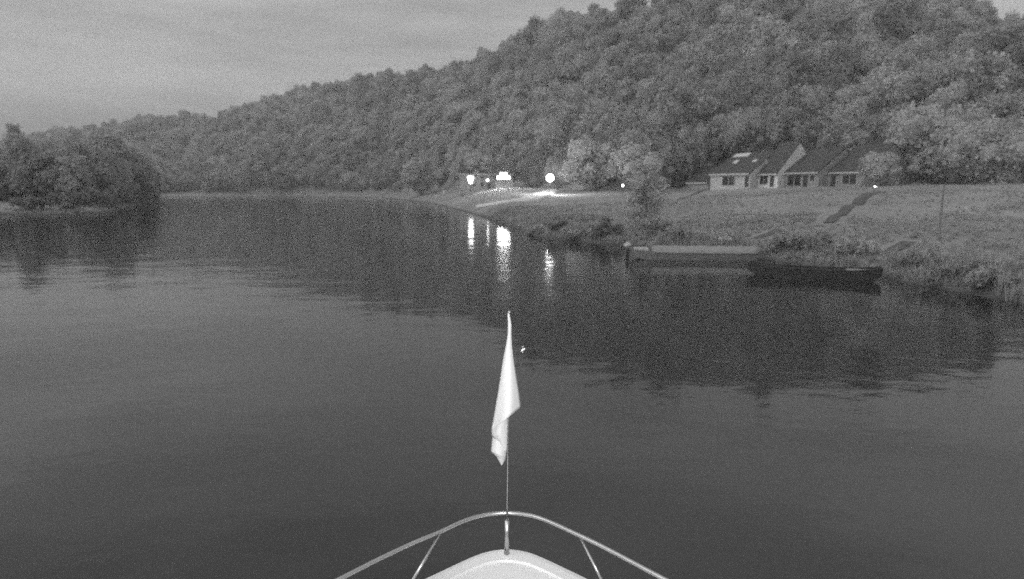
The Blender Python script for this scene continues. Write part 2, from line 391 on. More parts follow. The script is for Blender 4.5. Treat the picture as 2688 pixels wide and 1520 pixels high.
def scatter(name, pts, scl, rotz, srcs, label=None, cat=None, kind='stuff'):
    """One object: points that carry instances of the source meshes through geometry nodes."""
    n = len(pts); me = bpy.data.meshes.new(name); me.vertices.add(n)
    me.vertices.foreach_set('co', np.asarray(pts, np.float32).ravel())
    a = me.attributes.new('scl', 'FLOAT_VECTOR', 'POINT'); a.data.foreach_set('vector', np.asarray(scl, np.float32).ravel())
    a = me.attributes.new('rot', 'FLOAT_VECTOR', 'POINT')
    rv = np.zeros((n, 3), np.float32); rv[:, 2] = rotz; a.data.foreach_set('vector', rv.ravel())
    a = me.attributes.new('pick', 'INT', 'POINT'); a.data.foreach_set('value', rng.integers(0, len(srcs), n).astype(np.int32))
    o = bpy.data.objects.new(name, me); COL.objects.link(o)
    c = bpy.data.collections.new(name + '_sources')
    for i, s in enumerate(srcs):
        so = bpy.data.objects.new(f'{name}_source_{i:02d}', s); c.objects.link(so)
    g = bpy.data.node_groups.new(name, 'GeometryNodeTree')
    g.interface.new_socket('Geometry', in_out='INPUT', socket_type='NodeSocketGeometry'); g.interface.new_socket('Geometry', in_out='OUTPUT', socket_type='NodeSocketGeometry')
    gi = g.nodes.new('NodeGroupInput'); go = g.nodes.new('NodeGroupOutput'); ci = g.nodes.new('GeometryNodeCollectionInfo'); ip = g.nodes.new('GeometryNodeInstanceOnPoints')
    ci.inputs[0].default_value = c; ci.inputs['Separate Children'].default_value = True; ci.inputs['Reset Children'].default_value = True
    def na(nm, ty):
        x = g.nodes.new('GeometryNodeInputNamedAttribute'); x.data_type = ty; x.inputs[0].default_value = nm; return x.outputs[0]
    ip.inputs['Pick Instance'].default_value = True
    l = g.links.new
    l(gi.outputs[0], ip.inputs['Points']); l(ci.outputs[0], ip.inputs['Instance']); l(na('pick', 'INT'), ip.inputs['Instance Index'])
    l(na('rot', 'FLOAT_VECTOR'), ip.inputs['Rotation']); l(na('scl', 'FLOAT_VECTOR'), ip.inputs['Scale']); l(ip.outputs[0], go.inputs[0])
    md = o.modifiers.new('scatter', 'NODES'); md.node_group = g
    return tag(o, label, cat, kind=kind)

# ------------------------------------------------------------------ the wooded hills
sp = 6.0
cand = []
for Y in np.arange(96, 900, sp):
    st = sp * (1 if Y < 420 else 1.25)
    for X in np.arange(-.98 * Y, .98 * Y, st): cand.append((X + rng.uniform(-.45, .45) * st, Y + rng.uniform(-.45, .45) * sp))
cand = np.array(cand); u = cand[:, 0] / cand[:, 1]
yb = np.interp(u, RU, RYB); yr = np.interp(u, RU, RYR); dd = river_d(cand[:, 0], cand[:, 1])
lw = (cand[:, 0] < -60) & (cand[:, 1] < 264) & (u < -.5)
lu = [p[0] / p[1] for p in left_bank[4:10]]; lf = np.interp(u, lu[::-1], [p[1] for p in left_bank[4:10]][::-1])
keep = np.where(lw, (dd > 4) & (cand[:, 1] > lf + np.minimum(24, .42 * (258 - lf))), (cand[:, 1] > np.where(u < -.2, yb - 40, yb)) & (cand[:, 1] < yr + 14) & (dd > 9))
# the far bank behind the left spit, and a clearing for the houses by the landing
X, Y = cand.T
keep &= ~((X > -22) & (X < 6) & (Y < 192) & (Y > 150))
la = (X - 41) * .5 - (Y - 128) * .866; lnn = (X - 41) * .866 + (Y - 128) * .5
keep &= ~((la > -9.5) & (la < 29) & (lnn < 16))
pts = cand[keep]; u = pts[:, 0] / pts[:, 1]
z = height(pts[:, 0], pts[:, 1])
sc = rng.choice([.7, .85, 1., 1.1, 1.25, 1.5, 1.75], len(pts), p=[.12, .18, .22, .2, .14, .09, .05]) * rng.uniform(.93, 1.07, len(pts))
sc = np.where((pts[:, 1] < 264) & (u < -.5), np.clip(sc, .92, 1.15) * np.interp(u * F + CX, [0, 180, 330, 430], [.98, .98, 1.3, 1.5]), sc) * np.where(pts[:, 1] > 420, 1.1, 1) * np.where((pts[:, 1] < 264) & (u < -.5), 1.0, 1)
rowz = rng.uniform(0, 6.28, len(pts))
order = np.argsort(pts[:, 1] / sc)
infr = np.abs(u[order]) < .85
big = order[infr][:288]
rest = np.setdiff1d(np.arange(len(pts)), big)
def tree(name, loc, s, rz, crown, trunk, label, cat='tree', group=None, cm=None):
    t = empty(name, loc, rz); t.scale = s if hasattr(s, '__len__') else (s, s, s)
    tag(t, label, cat, group)
    link_mesh('crown', crown, parent=t)
    link_mesh('trunk', trunk, parent=t); return t
def region(uu, Y):
    if uu < -.5: return 'leafy tree in the dark wood along the far left shore', 'tree', 'trees of the left shore wood'
    if uu < -.1: return 'leafy tree at the foot of the hill behind the narrow far beach', 'tree', 'trees behind the far beach'
    if uu < .14: return 'leafy tree in the wood edge behind the lamps of the landing', 'tree', 'trees behind the landing lamps'
    if uu < .27: return 'leafy tree in the wood edge left of the terraced houses', 'tree', 'trees left of the terraced houses'
    if uu < .56: return 'leafy tree in the wood right behind the terraced houses', 'tree', 'trees behind the terraced houses'
    return 'leafy tree in the wood behind the meadow with the lone pole', 'tree', 'trees behind the right meadow'
for i in big:
    k = int(rng.integers(0, 12)); s = float(sc[i]); left = u[i] < -.5
    tree('broadleaf_tree', (pts[i, 0], pts[i, 1], z[i] - .2), (s * float(rng.uniform(.85, 1.15)), s * float(rng.uniform(.85, 1.15)), s * float(rng.uniform(.85, 1.2))), float(rowz[i]), CROWNS[k], TRUNKS[k],
         *region(u[i], pts[i, 1]))
scatter('forest', np.column_stack([pts[rest], z[rest] - .2]), sc[rest][:, None] * rng.uniform(.84, 1.18, (len(rest), 3)), rowz[rest], CROWNS,
        'dense broadleaf wood covering the hills above the river', 'forest')
print('trees', len(pts))

# trees and shrubs that stand out
tall = crown_mesh('crown', [(rs.uniform(-.5, .5), rs.uniform(-.5, .5), zz, 1.6 - abs(zz - 8) * .09) for zz in np.arange(3, 15.5, 1.0)], 1300, .5, rs); tall.materials.append(M['leaf'])
p = at(58, 520, 150)
tree('poplar_tree', (p.x, p.y, H(p.x, p.y)), (1.2, 1.2, (at(58, 318, 150).z - H(p.x, p.y)) / 16.4), 0, tall, trunk_mesh('trunk', 14, .25, 1.2, rs), 'tall narrow tree rising above the left shore wood against the sky')
def lone(px, py_base, py_top, Y, wpx, name, label, k, cat='tree'):
    p = at(px, py_base, Y); z0 = H(p.x, p.y); top = at(px, py_top, Y).z
    me = CROWNS[k]; zs = max(v.co.z for v in me.vertices); xs = max(v.co.x for v in me.vertices)
    sx = wpx / F * Y / 2 / xs
    me = me.copy(); me.materials[0] = M['pale_leaf']
    return tree(name, (p.x, p.y, z0 - .1), (sx, sx, (top - z0) / zs), k, me, TRUNKS[k], label, cat)
lone(1105, 512, 408, 262, 130, 'broadleaf_tree', 'big round tree standing above the narrow beach left of the lit house', 0)
lone(1010, 512, 425, 400, 110, 'broadleaf_tree', 'round pale tree by the beach, next but one from the lit house', 2)
lone(1560, 485, 350, 150, 215, 'broadleaf_tree', 'large round pale tree right of the globe lamp beside the path', 4)
lone(1690, 485, 372, 140, 230, 'broadleaf_tree', 'broad pale tree between the globe lamp and the long dark roofs', 5)
lone(2455, 500, 262, 112, 290, 'broadleaf_tree', 'very large spreading tree right of the terraced houses', 2)
lone(2312, 497, 392, 98, 150, 'broadleaf_tree', 'bushy tree hiding the right end of the terraced houses', 0)
lone(2600, 510, 300, 100, 230, 'broadleaf_tree', 'broad tree at the far right edge of the meadow', 5)
lone(1265, 480, 388, 182, 120, 'broadleaf_tree', 'pale lamp lit tree rising behind the house at the landing', 4)

def shrub(px, py, hgt, wid, label, k=0, cards=420, name='shrub', dark=True, size=.2):
    p = on_ground(px, py)
    n = 7; r2 = np.random.default_rng(100 + px)
    lob = [(r2.uniform(-.5, .5) * wid, r2.uniform(-.35, .35) * wid, hgt * r2.uniform(.25, .78), min(wid, hgt) * r2.uniform(.2, .34)) for _ in range(n)]
    me = crown_mesh('foliage', lob, cards, size, r2, core=.6); me.materials.append(M['shrub_leaf'] if dark else M['leaf'])
    t = empty(name, (p.x, p.y, p.z - .08)); tag(t, label, 'shrub')
    link_mesh('foliage', me, parent=t)
    mb = MB()
    for q in range(5):
        a = q * 1.26 + .3; mb.tube([(0, 0, -.2), (math.cos(a) * wid * .15, math.sin(a) * wid * .15, hgt * .35), (math.cos(a) * wid * .32, math.sin(a) * wid * .3, hgt * .65)], [.04, .03, .01], 5)
    mb.build('stem', M['bark'], t); return t
shrub(1592, 618, 1.3, 1.9, 'dark low bush on the bank left of the moored outboard punt')
shrub(1725, 618, 1.3, 2.4, 'tangled pale bush right behind the outboard punt', dark=False)
shrub(1465, 608, 1.0, 1.5, 'little dark bush near the water below the lit path')
shrub(2130, 655, 1.0, 1.6, 'low shrub on the bank between the two moored boats', dark=False)
shrub(2060, 660, .9, 1.4, 'small shrub beside the dark punt bow', dark=False)
shrub(200, 556, 5.0, 9, 'dark overhanging bush at the waterline of the left shore', size=.45)
shrub(292, 548, 4.2, 8, 'second dark bush at the left shore near the tip of the spit', size=.45)
shrub(60, 552, 3.2, 6, 'low dark bush on the grass below the tall narrow tree', size=.4)
shrub(130, 549, 2.6, 7, 'low wide bush on the left shore grass', size=.4)
shrub(250, 545, 3.4, 7, 'dark bush between the two overhanging bushes of the left shore', size=.4)
shrub(372, 528, 5, 9, 'dark bush at the very tip of the left spit', size=.5)
for px, py, h_, w_, lab in ((1410, 612, .9, 2.2, 'low pale bush at the waterline below the lit sloping path'), (1525, 628, 1.0, 2.6, 'pale rounded bush overhanging the water left of the outboard punt'),
        (1790, 628, 1.0, 2.4, 'pale low bush above the middle of the covered punt'), (1900, 640, .9, 2.0, 'pale low bush above the right end of the covered punt'), (2240, 668, .9, 2.2, 'pale bush above the dark punt'),
        (2370, 715, 1.0, 2.2, 'pale bush at the waterline just right of the dark punt'), (2470, 742, .9, 1.8, 'pale bush at the waterline below the lone pole'), (2590, 762, 1.0, 2.0, 'pale bush at the waterline at the right edge of the bank')):
    shrub(px, py, h_, w_, lab, dark=False, cards=700, size=.17)
# young tree on the bank
p = on_ground(1697, 606); r2 = np.random.default_rng(55)
me = crown_mesh('crown', [(r2.uniform(-1.3, 1.3), r2.uniform(-.9, .9), r2.uniform(1.2, 5.4), r2.uniform(.4, .95)) for _ in range(20)], 2200, .2, r2, core=.5); me.materials.append(M['pale_leaf'])
tree('young_tree', (p.x, p.y, p.z), (1, 1, .95), 0, me, trunk_mesh('trunk', 5, .08, 1.3, r2), 'soft bushy young tree on the grass bank above the outboard punt')

# grass along the banks
def tuft(r2, n=16, h=.6):
    V, Fc = [], []
    for _ in range(n):
        a = r2.uniform(0, 6.28); r = r2.uniform(0, .28); x, y = r * math.cos(a), r * math.sin(a); hh = h * r2.uniform(.5, 1.1); ln = r2.uniform(.1, .35); b = len(V); w = .025
        ca, sa = math.cos(a), math.sin(a)
        V += [(x - sa * w, y + ca * w, -.08), (x + sa * w, y - ca * w, -.08), (x + ca * ln * .4 + sa * w * .7, y + sa * ln * .4 - ca * w * .7, hh * .6), (x + ca * ln * .4 - sa * w * .7, y + sa * ln * .4 + ca * w * .7, hh * .6), (x + ca * ln, y + sa * ln, hh)]
        Fc += [(b, b + 1, b + 2, b + 3), (b + 3, b + 2, b + 4)]
    me = from_np('tuft', V, Fc); me.materials.append(M['grass']); return me
tufts = [tuft(r2, 16, h) for h in (.45, .6, .75, .55)]
gp = np.column_stack([np.r_[rng.uniform(-18, 75, 90000), rng.uniform(-150, -70, 26000)], np.r_[rng.uniform(18, 120, 90000), rng.uniform(98, 200, 26000)]])
gd = river_d(gp[:, 0], gp[:, 1]); uu = gp[:, 0] / gp[:, 1]
dens = np.exp(-np.clip(gd - 1, 0, 99) / 7) + .16 + .5 * np.clip(vnoise(gp[:, 0] / 6, gp[:, 1] / 6, 9) * 2, 0, 1)
k = (gd > .35) & (np.abs(uu) < .95) & (rng.random(len(gp)) < .7 * dens * np.clip(55 / gp[:, 1], .2, 1.2) ** 1) & ((gp[:, 1] < 100) | ((gp[:, 0] < -60) & (gd < 30)))
gp = gp[k]; gd = gd[k]
k = np.ones(len(gp), bool)
for pp, ww in STRIPES:
    for i in range(len(pp) - 1):
        a, b = np.array(pp[i][:2]), np.array(pp[i + 1][:2]); t = np.clip(((gp - a) @ (b - a)) / ((b - a) @ (b - a)), 0, 1)
        k &= np.hypot(*(gp - a - t[:, None] * (b - a)).T) > ww / 2 + .35
k &= np.hypot(gp[:, 0] - 8, gp[:, 1] - 127) > 38
gp = gp[k]; gd = gd[k]
sc = rng.uniform(.55, 1.15, len(gp)) * (.4 + .45 * np.exp(-gd / 6) + .5 * np.clip(vnoise(gp[:, 0] / 6, gp[:, 1] / 6, 9), 0, 1))
scatter('grass', np.column_stack([gp, height(gp[:, 0], gp[:, 1])]), np.column_stack([sc * 1.3, sc * 1.3, sc]), rng.uniform(0, 6.28, len(gp)), tufts, 'long rough grass along the river bank', 'grass')
print('tufts', len(gp))

# ------------------------------------------------------------------ houses
BETA = R(60); DX = Vector((math.cos(BETA), -math.sin(BETA), 0)); DN = Vector((math.sin(BETA), math.cos(BETA), 0))
def window(root, x0, x1, z0, z1, y=0, name='window', fm='frame'):
    t = .09; y0, y1 = y - .06, y + .04
    mb = MB(); mb.box(x0, x0 + t, y0, y1, z0, z1); mb.box(x1 - t, x1, y0, y1, z0, z1); mb.box(x0 + t, x1 - t, y0, y1, z1 - t, z1); mb.box(x0 + t, x1 - t, y0, y1, z0, z0 + t)
    if x1 - x0 > 1.5: mb.box((x0 + x1) / 2 - .04, (x0 + x1) / 2 + .04, y0 + .005, y1, z0 + t, z1 - t)
    f = mb.build(name, M[fm], root)
    MB().box(x0 + t, x1 - t, y - .02, y + .02, z0 + t, z1 - t).build('pane', M['glass'], f); return f
def house(name, label, corner, Wd, Dp, h, run, rise, wins=(), doors=(), lights=(), wall='plaster', rz=-BETA, group='staggered houses above the meadow', chimney=None):
    root = empty(name, corner, rz); tag(root, label, 'house', group)
    MB().prism([(0, -1.2), (Dp, -1.2), (Dp, h + .05), (run, h + rise), (0, h + .05)], 0, Wd).build('wall', M[wall], root)
    th = .22; sl = rise / run; o = .45; br = Dp - run; s2 = (rise) / br
    rf = MB().prism([(-o, h - sl * o + .1), (run, h + rise + .1), (run, h + rise + .1 + th), (-o, h - sl * o + .1 + th)], -.12, Wd + .02).build('roof', M['roof'], root)
    MB().prism([(run + .004, h + rise + .1), (Dp + o, h - s2 * o + .1), (Dp + o, h - s2 * o + .1 + th), (run + .004, h + rise + .1 + th)], -.12, Wd + .02).build('roof', M['roof'], root)
    MB().box(-.12, Wd + .02, -o - .09, -o - .01, h - sl * o + .02, h - sl * o + .26).build('gutter', M['frame'], root)
    for w in wins: window(root, *w)
    for x0, x1, z1 in doors:
        d = MB().box(x0, x1, -.05, .03, 0, z1, .01).build('door', M['dark_wood'], root)
        MB().box(x1 - .16, x1 - .12, -.1, -.05, 1.0, 1.14).build('handle', M['steel'], d)
    for x0, x1, a, b in lights:           # on the front slope, a/b along the run
        za = h + sl * a + .1 + th; zb = h + sl * b + .1 + th
        f = MB().prism([(a, za + .003), (b, zb + .003), (b, zb + .1), (a, za + .1)], x0, x1).build('skylight', M['frame'], rf)
    if chimney:
        cx, cy, ch = chimney; zc = h + sl * cy
        MB().box(cx, cx + .55, cy, cy + .55, zc - .3, zc + ch).build('chimney', M['plaster_dim'], root)
    return root
zb = 4.72
A = Vector((41.0, 128.0, zb)); Ar = A + DX * 9.8
B = Ar + DN * 2.4; Br = B + DX * 4.3
Cc = Br + DN * 2.0; Cr = Cc + DX * 7.0
D = Cr + DN * 2.4; zD = H(D.x, D.y)
house('terraced_house', 'white walled house with skylights in its dark roof, leftmost of the staggered row', A, 9.8, 13, 2.6, 7.1, 4.1,
      wins=[(3.0, 6.3, .25, 2.2)], doors=[(8.6, 9.5, 2.1)], lights=[(.5, 4.3, 5.6, 6.8), (2.6, 3.6, 3.2, 4.2), (7.2, 8.1, 3.4, 4.2)])
house('terraced_house', 'narrow tallest house of the staggered row with a pale gable strip', B, 4.3, 12, 2.6, 6.0, 5.7, wins=[(.3, 2.2, .4, 2.2)], doors=[(2.6, 3.5, 2.1)], wall='white_paint', chimney=(.1, 1.4, 1.3))
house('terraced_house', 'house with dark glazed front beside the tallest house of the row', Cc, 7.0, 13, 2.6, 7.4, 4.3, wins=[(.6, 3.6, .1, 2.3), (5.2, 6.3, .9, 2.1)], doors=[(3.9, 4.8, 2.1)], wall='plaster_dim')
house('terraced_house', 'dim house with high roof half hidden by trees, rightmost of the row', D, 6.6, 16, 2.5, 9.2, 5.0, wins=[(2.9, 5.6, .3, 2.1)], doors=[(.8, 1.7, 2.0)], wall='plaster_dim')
Lh = at(1783, 478, 139); Lh.z = zb + .1
house('garden_shed', 'low dark roofed shed at the left end of the house row', Lh, 8.5, 10, .9, 5.8, 3.4, wall='plaster_dim', group=None)['category'] = 'shed'
fn = empty('garden_shed', (on_ground(1760, 487).x, 138, zb), -BETA); tag(fn, 'tiny dark hut half lost in bushes left of the dark roofed shed', 'shed')
MB().box(0, 2.2, 0, 2, -.5, 1.3).build('wall', M['dark_wood'], fn)
MB().prism([(-.3, 1.3), (1, 2.0), (2.3, 1.3), (2.3, 1.42), (1, 2.14), (-.3, 1.42)], -.2, 2.4).build('roof', M['roof'], fn)

# the lit house at the landing, behind the floodlight
YB = 178
a0 = at(1206, 480, YB); a1 = at(1345, 480, YB)
hz = 4.6
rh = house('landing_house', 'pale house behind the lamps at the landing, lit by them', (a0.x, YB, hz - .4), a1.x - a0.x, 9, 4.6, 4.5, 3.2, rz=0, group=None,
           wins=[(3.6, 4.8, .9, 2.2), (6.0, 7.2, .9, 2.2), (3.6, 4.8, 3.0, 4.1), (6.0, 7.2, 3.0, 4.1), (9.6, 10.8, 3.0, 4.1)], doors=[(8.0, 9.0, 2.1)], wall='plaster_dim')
# small lit kiosk right under the floodlight
k0 = at(1301, 488, 170.5); kz = H(k0.x, 170.5)
kk = empty('kiosk', (k0.x, 170.5, kz - .1)); tag(kk, 'small white kiosk glaring under the brightest floodlight', 'kiosk')
MB().box(0, 4.6, 0, 2.4, 0, 2.2, .02).build('wall', M['white_paint'], kk)
MB().box(-.3, 4.9, -.5, 2.6, 2.2, 2.34).build('roof', M['galv'], kk)
MB().box(.6, 3.2, -.03, .05, 1.0, 1.9).build('shutter', M['frame'], kk)
MB().box(3.6, 4.3, -.03, .05, .05, 1.9).build('door', M['frame'], kk)

# ------------------------------------------------------------------ lamps
def globe_lamp(px, py, Y, r, label, m='lamp', base_px=None, name='street_lamp'):
    p = at(px, py, Y); g0 = H(p.x, Y); t = empty(name, (p.x, Y, g0)); tag(t, label, 'lamp')
    hgt = p.z - g0
    MB().tube([(0, 0, -.3), (0, 0, .25), (0, 0, .3), (0, 0, hgt - r * .85)], [.07, .07, .045, .04], 8).build('pole', M['dark_metal'], t)
    MB().sphere((0, 0, hgt), r, 3).build('globe', M[m], t, True)
    MB().tube([(0, 0, hgt + r * .97), (0, 0, hgt + r * 1.12)], [r * .45, r * .2], 10).build('cap', M['dark_metal'], t)
    return t
globe_lamp(1444, 467, 127, .75, 'brilliant globe lamp at the top of the lit sloping path')
globe_lamp(1280, 473, 160, .27, 'small globe lamp between the lit house door and the floodlight', 'lamp_small')
globe_lamp(1635, 487, 112, .17, 'tiny garden lamp glowing at the foot of the pale trees', 'lamp_small', name='garden_lamp')
globe_lamp(2297, 491, 95, .16, 'tiny garden lamp glowing at the top of the long dark path', 'lamp_small', name='garden_lamp')
# lantern near the left end of the landing house: tapered glass body
p = at(1235, 470, 172); gz = H(p.x, 172)
ln = empty('lantern', (p.x, 172, gz)); tag(ln, 'bright tapered lantern on a post at the left end of the landing house', 'lamp')
hh = p.z - gz
MB().tube([(0, 0, -.3), (0, 0, hh - 1.25)], [.08, .05], 8).build('pole', M['dark_metal'], ln)
MB().tube([(0, 0, hh - 1.25), (0, 0, hh - .9), (0, 0, hh + .3), (0, 0, hh + .75)], [.28, .42, .8, .7], 8).build('glass', M['lamp_lantern'], ln)
MB().tube([(0, 0, hh + .753), (0, 0, hh + 1.1)], [.8, .12], 8).build('cap', M['dark_metal'], ln)
# floodlight
p = at(1322, 470, 168); gz = H(p.x, 168)
ft = empty('floodlight', (p.x, 168, gz)); tag(ft, 'dazzling floodlight on a mast at the landing, brightest lamp of all', 'lamp')
hh = p.z - gz
MB().tube([(0, 0, -.3), (0, 0, hh + .9)], [.1, .07], 8).build('pole', M['dark_metal'], ft)
MB().tube([(-1.5, -.05, hh - .1), (1.5, -.05, hh - .1)], [.05, .05], 6).build('crossbar', M['dark_metal'], ft)
for i, (x, zz) in enumerate(((-1.35, 0), (-.45, 0), (.45, 0), (1.35, 0), (-.5, .9), (.5, .9))):
    hd = MB().box(x - .42, x + .42, -.12, .12, hh + zz - .02, hh + zz + .8, .03).build('lamp_head', M['dark_metal'], ft)
    MB().box(x - .38, x + .38, -.16, -.125, hh + zz + .02, hh + zz + .76, .01).build('lens', M['lamp_flood'], hd)

# white posts at the water's edge left of the landing
for px, py, hgt, w, label in ((1165, 508, 1.7, .5, 'white upright marker board by the water left of the landing'), (1147, 511, .5, .4, 'low white marker stone beside the white marker board')):
    g0 = on_ground(px, py + 4); t = empty('marker_board' if hgt > 1 else 'marker_stone', g0); tag(t, label, 'marker')
    if hgt > 1:
        MB().tube([(0, .06, -.4), (0, .06, hgt)], .05, 6).build('post', M['galv'], t)
        MB().box(-w, w, -.04, 0, .25, hgt, .01).build('board', M['white_paint'], t)
    else:
        MB().sphere((0, 0, .15), .55, 2, (1, .8, .7)).build('stone', M['white_paint'], t, True)
# the dark pole in the meadow
g0 = on_ground(2462, 634); t = empty('wooden_pole', g0); tag(t, 'lone dark wooden pole standing in the meadow at the right', 'pole')
ht = at(2462, 482, g0.y).z - g0.z
MB().tube([(0, 0, -.5), (0, 0, ht * .45), (0, 0, ht)], [.075, .07, .04], 9).build('pole', M['wood'], t)
MB().tube([(0, 0, ht + .003), (0, 0, ht + .04)], [.07, .05], 9).build('cap', M['dark_metal'], t)

# ------------------------------------------------------------------ moored boats
def punt(name, label, p0, p1, beam, side, m, tarp=None, thwarts=3, motor=False):
    d = (Vector(p1) - Vector(p0)); Ln = d.length; rz = math.atan2(d.y, d.x)
    root = empty(name, p0, rz); tag(root, label, 'boat', 'punts moored at the bank')
    n = 16; prof = []
    for i in range(n + 1):
        x = Ln * i / n; e = abs(2 * i / n - 1)
        w = beam / 2 * (1 - .45 * e ** 4); zt = side + .16 * e ** 3; zbm = -.18 + (.22 + side * .35) * max(0, (e - .72) / .28) ** 1.4
        prof.append((x, w, zt, zbm))
    V, Fc = [], []
    for x, w, zt, zbm in prof: V += [(x, -w, zt), (x, -w * .86, zbm), (x, w * .86, zbm), (x, w, zt), (x, w - .06, zt), (x, w * .86 - .06, zbm + .07), (x, -w * .86 + .06, zbm + .07), (x, -w + .06, zt)]
    for i in range(n):
        for k in range(8): Fc.append((i * 8 + k, i * 8 + (k + 1) % 8, i * 8 + 8 + (k + 1) % 8, i * 8 + 8 + k))
    Fc += [(0, 1, 6, 7), (1, 2, 5, 6), (2, 3, 4, 5)] + [tuple(n * 8 + j for j in f[::-1]) for f in ((0, 1, 6, 7), (1, 2, 5, 6), (2, 3, 4, 5))]
    link_mesh('hull', from_np('hull', V, Fc), M[m], root)
    for sgn in (-1, 1):
        MB().tube([(x, sgn * (w - .02), zt + .035) for x, w, zt, _ in prof], .035, 6).build('gunwale', M[m], root)
    for zend, i in ((0, 0), (1, n)):
        x, w, zt, zbm = prof[i]; xa = x if i == 0 else x - .04
        MB().box(xa, xa + .04, -w + .07, w - .07, zbm + .09, zt - .01).build('transom', M[m], root)
    for k in range(thwarts):
        x = Ln * (k + 1) / (thwarts + 1) ; i = int(n * (k + 1) / (thwarts + 1)); w = prof[i][1]
        MB().box(x - .14, x + .14, -w + .07, w - .07, side - .14, side - .1, .01).build('thwart', M['wood'], root)
    if tarp:
        x0, x1, hgt = tarp; rows = []; mb = MB()
        for j in range(25):
            x = x0 + (x1 - x0) * j / 24; i = min(n, int(round(x / Ln * n))); w = prof[i][1] + .05; zt = side + .09
            sag = .012 * math.sin(j * 1.3) + .012 * math.sin(j * 2.9)
            rows.append([mb.bm.verts.new(c) for c in ((x, -w, zt - .06), (x, -w * .98, zt + .02), (x, -w * .5, zt + hgt * .75 + sag), (x, 0, zt + hgt + sag), (x, w * .5, zt + hgt * .75 + sag), (x, w * .98, zt + .02), (x, w, zt - .06))])
        for a, b in zip(rows, rows[1:]):
            for k in range(6): mb.bm.faces.new((a[k], a[k + 1], b[k + 1], b[k]))
        mb.bm.faces.new(rows[0]); mb.bm.faces.new(rows[-1][::-1])
        mb.build('cover', M['tarp'], root, True)
    if motor:
        c = MB().box(-.42, .0, -.2, .2, side + .2, side + .58, .1).build('outboard_motor', M['frame'], root, True)
        MB().box(-.28, -.1, -.09, .09, -.5, side + .2, .03).build('motor_leg', M['dark_metal'], c)
        MB().tube([(0, 0, side + .35), (.45, 0, side + .34), (.85, 0, side + .4)], [.035, .03, .045], 7).build('tiller', M['dark_metal'], c)
        MB().box(.1, 1.0, -.4, .4, side + .06, side + .26, .04).build('fuel_box', M['frame'], root)
    return root
b0 = on_plane(1662, 682, 0); b1 = on_plane(2012, 686, 0); b0.z = b1.z = .1
punt('punt', 'grey punt with pale cover and white outboard motor moored at the bank', b0 + Vector((0, .7, 0)), b1 + Vector((0, .7, 0)), 1.5, .3, 'wood', tarp=(1.25, 7.3, .3), motor=True, thwarts=2)
c0 = on_plane(1962, 719, 0); c1 = on_plane(2312, 738, 0); c0.z = c1.z = .1
p2 = punt('punt', 'dark open punt moored to the right of the covered punt', c0, c1, 1.3, .3, 'dark_wood', thwarts=3)
MB().box(4.2, 5.3, -.46, .46, .28, .35, .02).build('stern_deck', M['tarp'], p2)
t = tag(MB().tube([c1 + Vector((-.1, .1, .35)), c1 + Vector((.6, .6, .15)), c1 + Vector((1.5, 1.2, H(c1.x + 1.5, c1.y + 1.2) + .05 - c1.z + .1))], .02, 6).build('mooring_rope', M['tarp']), 'pale mooring rope running from the dark punt to the bank', 'rope')

# ------------------------------------------------------------------ our own boat: bow, rail, flagstaff, flag
DZ = CAMZ - 2.5                                     # deck height above the water
own = empty('motorboat', (0, 0, 0)); tag(own, 'white rounded boat bow below the camera with tubular rail and flagstaff', 'boat')
edge = [on_plane(*p, DZ) for p in ((1116, 1520), (1175, 1492), (1234, 1464), (1278, 1447))]
apex = on_plane(1330, 1440, DZ); ax = apex.x
half = [(0, apex.y)] + [(abs(e.x - ax), e.y) for e in reversed(edge)]
half += [(.78, 3.42), (.98, 3.15), (1.16, 2.8), (1.34, 2.2), (1.45, 1.2), (1.5, 0), (1.5, -2), (1.4, -4)]
def outline(sh=0, k=1, z=DZ, dens=3):
    pr = []
    for (x0, y0), (x1, y1) in zip(half, half[1:]):
        for j in range(dens): pr.append((x0 + (x1 - x0) * j / dens, y0 + (y1 - y0) * j / dens))
    pr.append(half[-1])
    # round off the polyline
    pr = np.array(pr)
    full = np.vstack([np.column_stack([-pr[::-1, 0], pr[::-1, 1]])[:-1], pr])
    for _ in range(3): full[1:-1] = full[:-2] * .25 + full[1:-1] * .5 + full[2:] * .25
    full[:, 0] *= k; full[:, 1] -= sh
    return [Vector((ax + x, y, z)) for x, y in full]
o0 = outline(0); o1 = outline(.17, .965, DZ + .012)
def loft(rings):
    mb = MB(); vs = [[mb.bm.verts.new(p) for p in r] for r in rings]
    for a, b in zip(vs, vs[1:]):
        for i in range(len(a) - 1): mb.bm.faces.new((a[i], a[i + 1], b[i + 1], b[i]))
    return mb, vs
rub = [p + Vector((0, 0, -.05)) for p in o0]
def scaled(k, sh, z): return [Vector((ax + (p.x - ax) * k, (p.y + 1) * (1 - sh) - 1, z)) for p in o0]
mb, vs = loft([o0, [p + Vector((0, 0, -.06)) for p in scaled(1.012, -.002, DZ)], scaled(1.0, 0, DZ - .14), scaled(.93, .05, DZ - .7), scaled(.8, .12, .3), scaled(.65, .18, -.4)])
mb.build('hull', M['white_paint'], own, True)
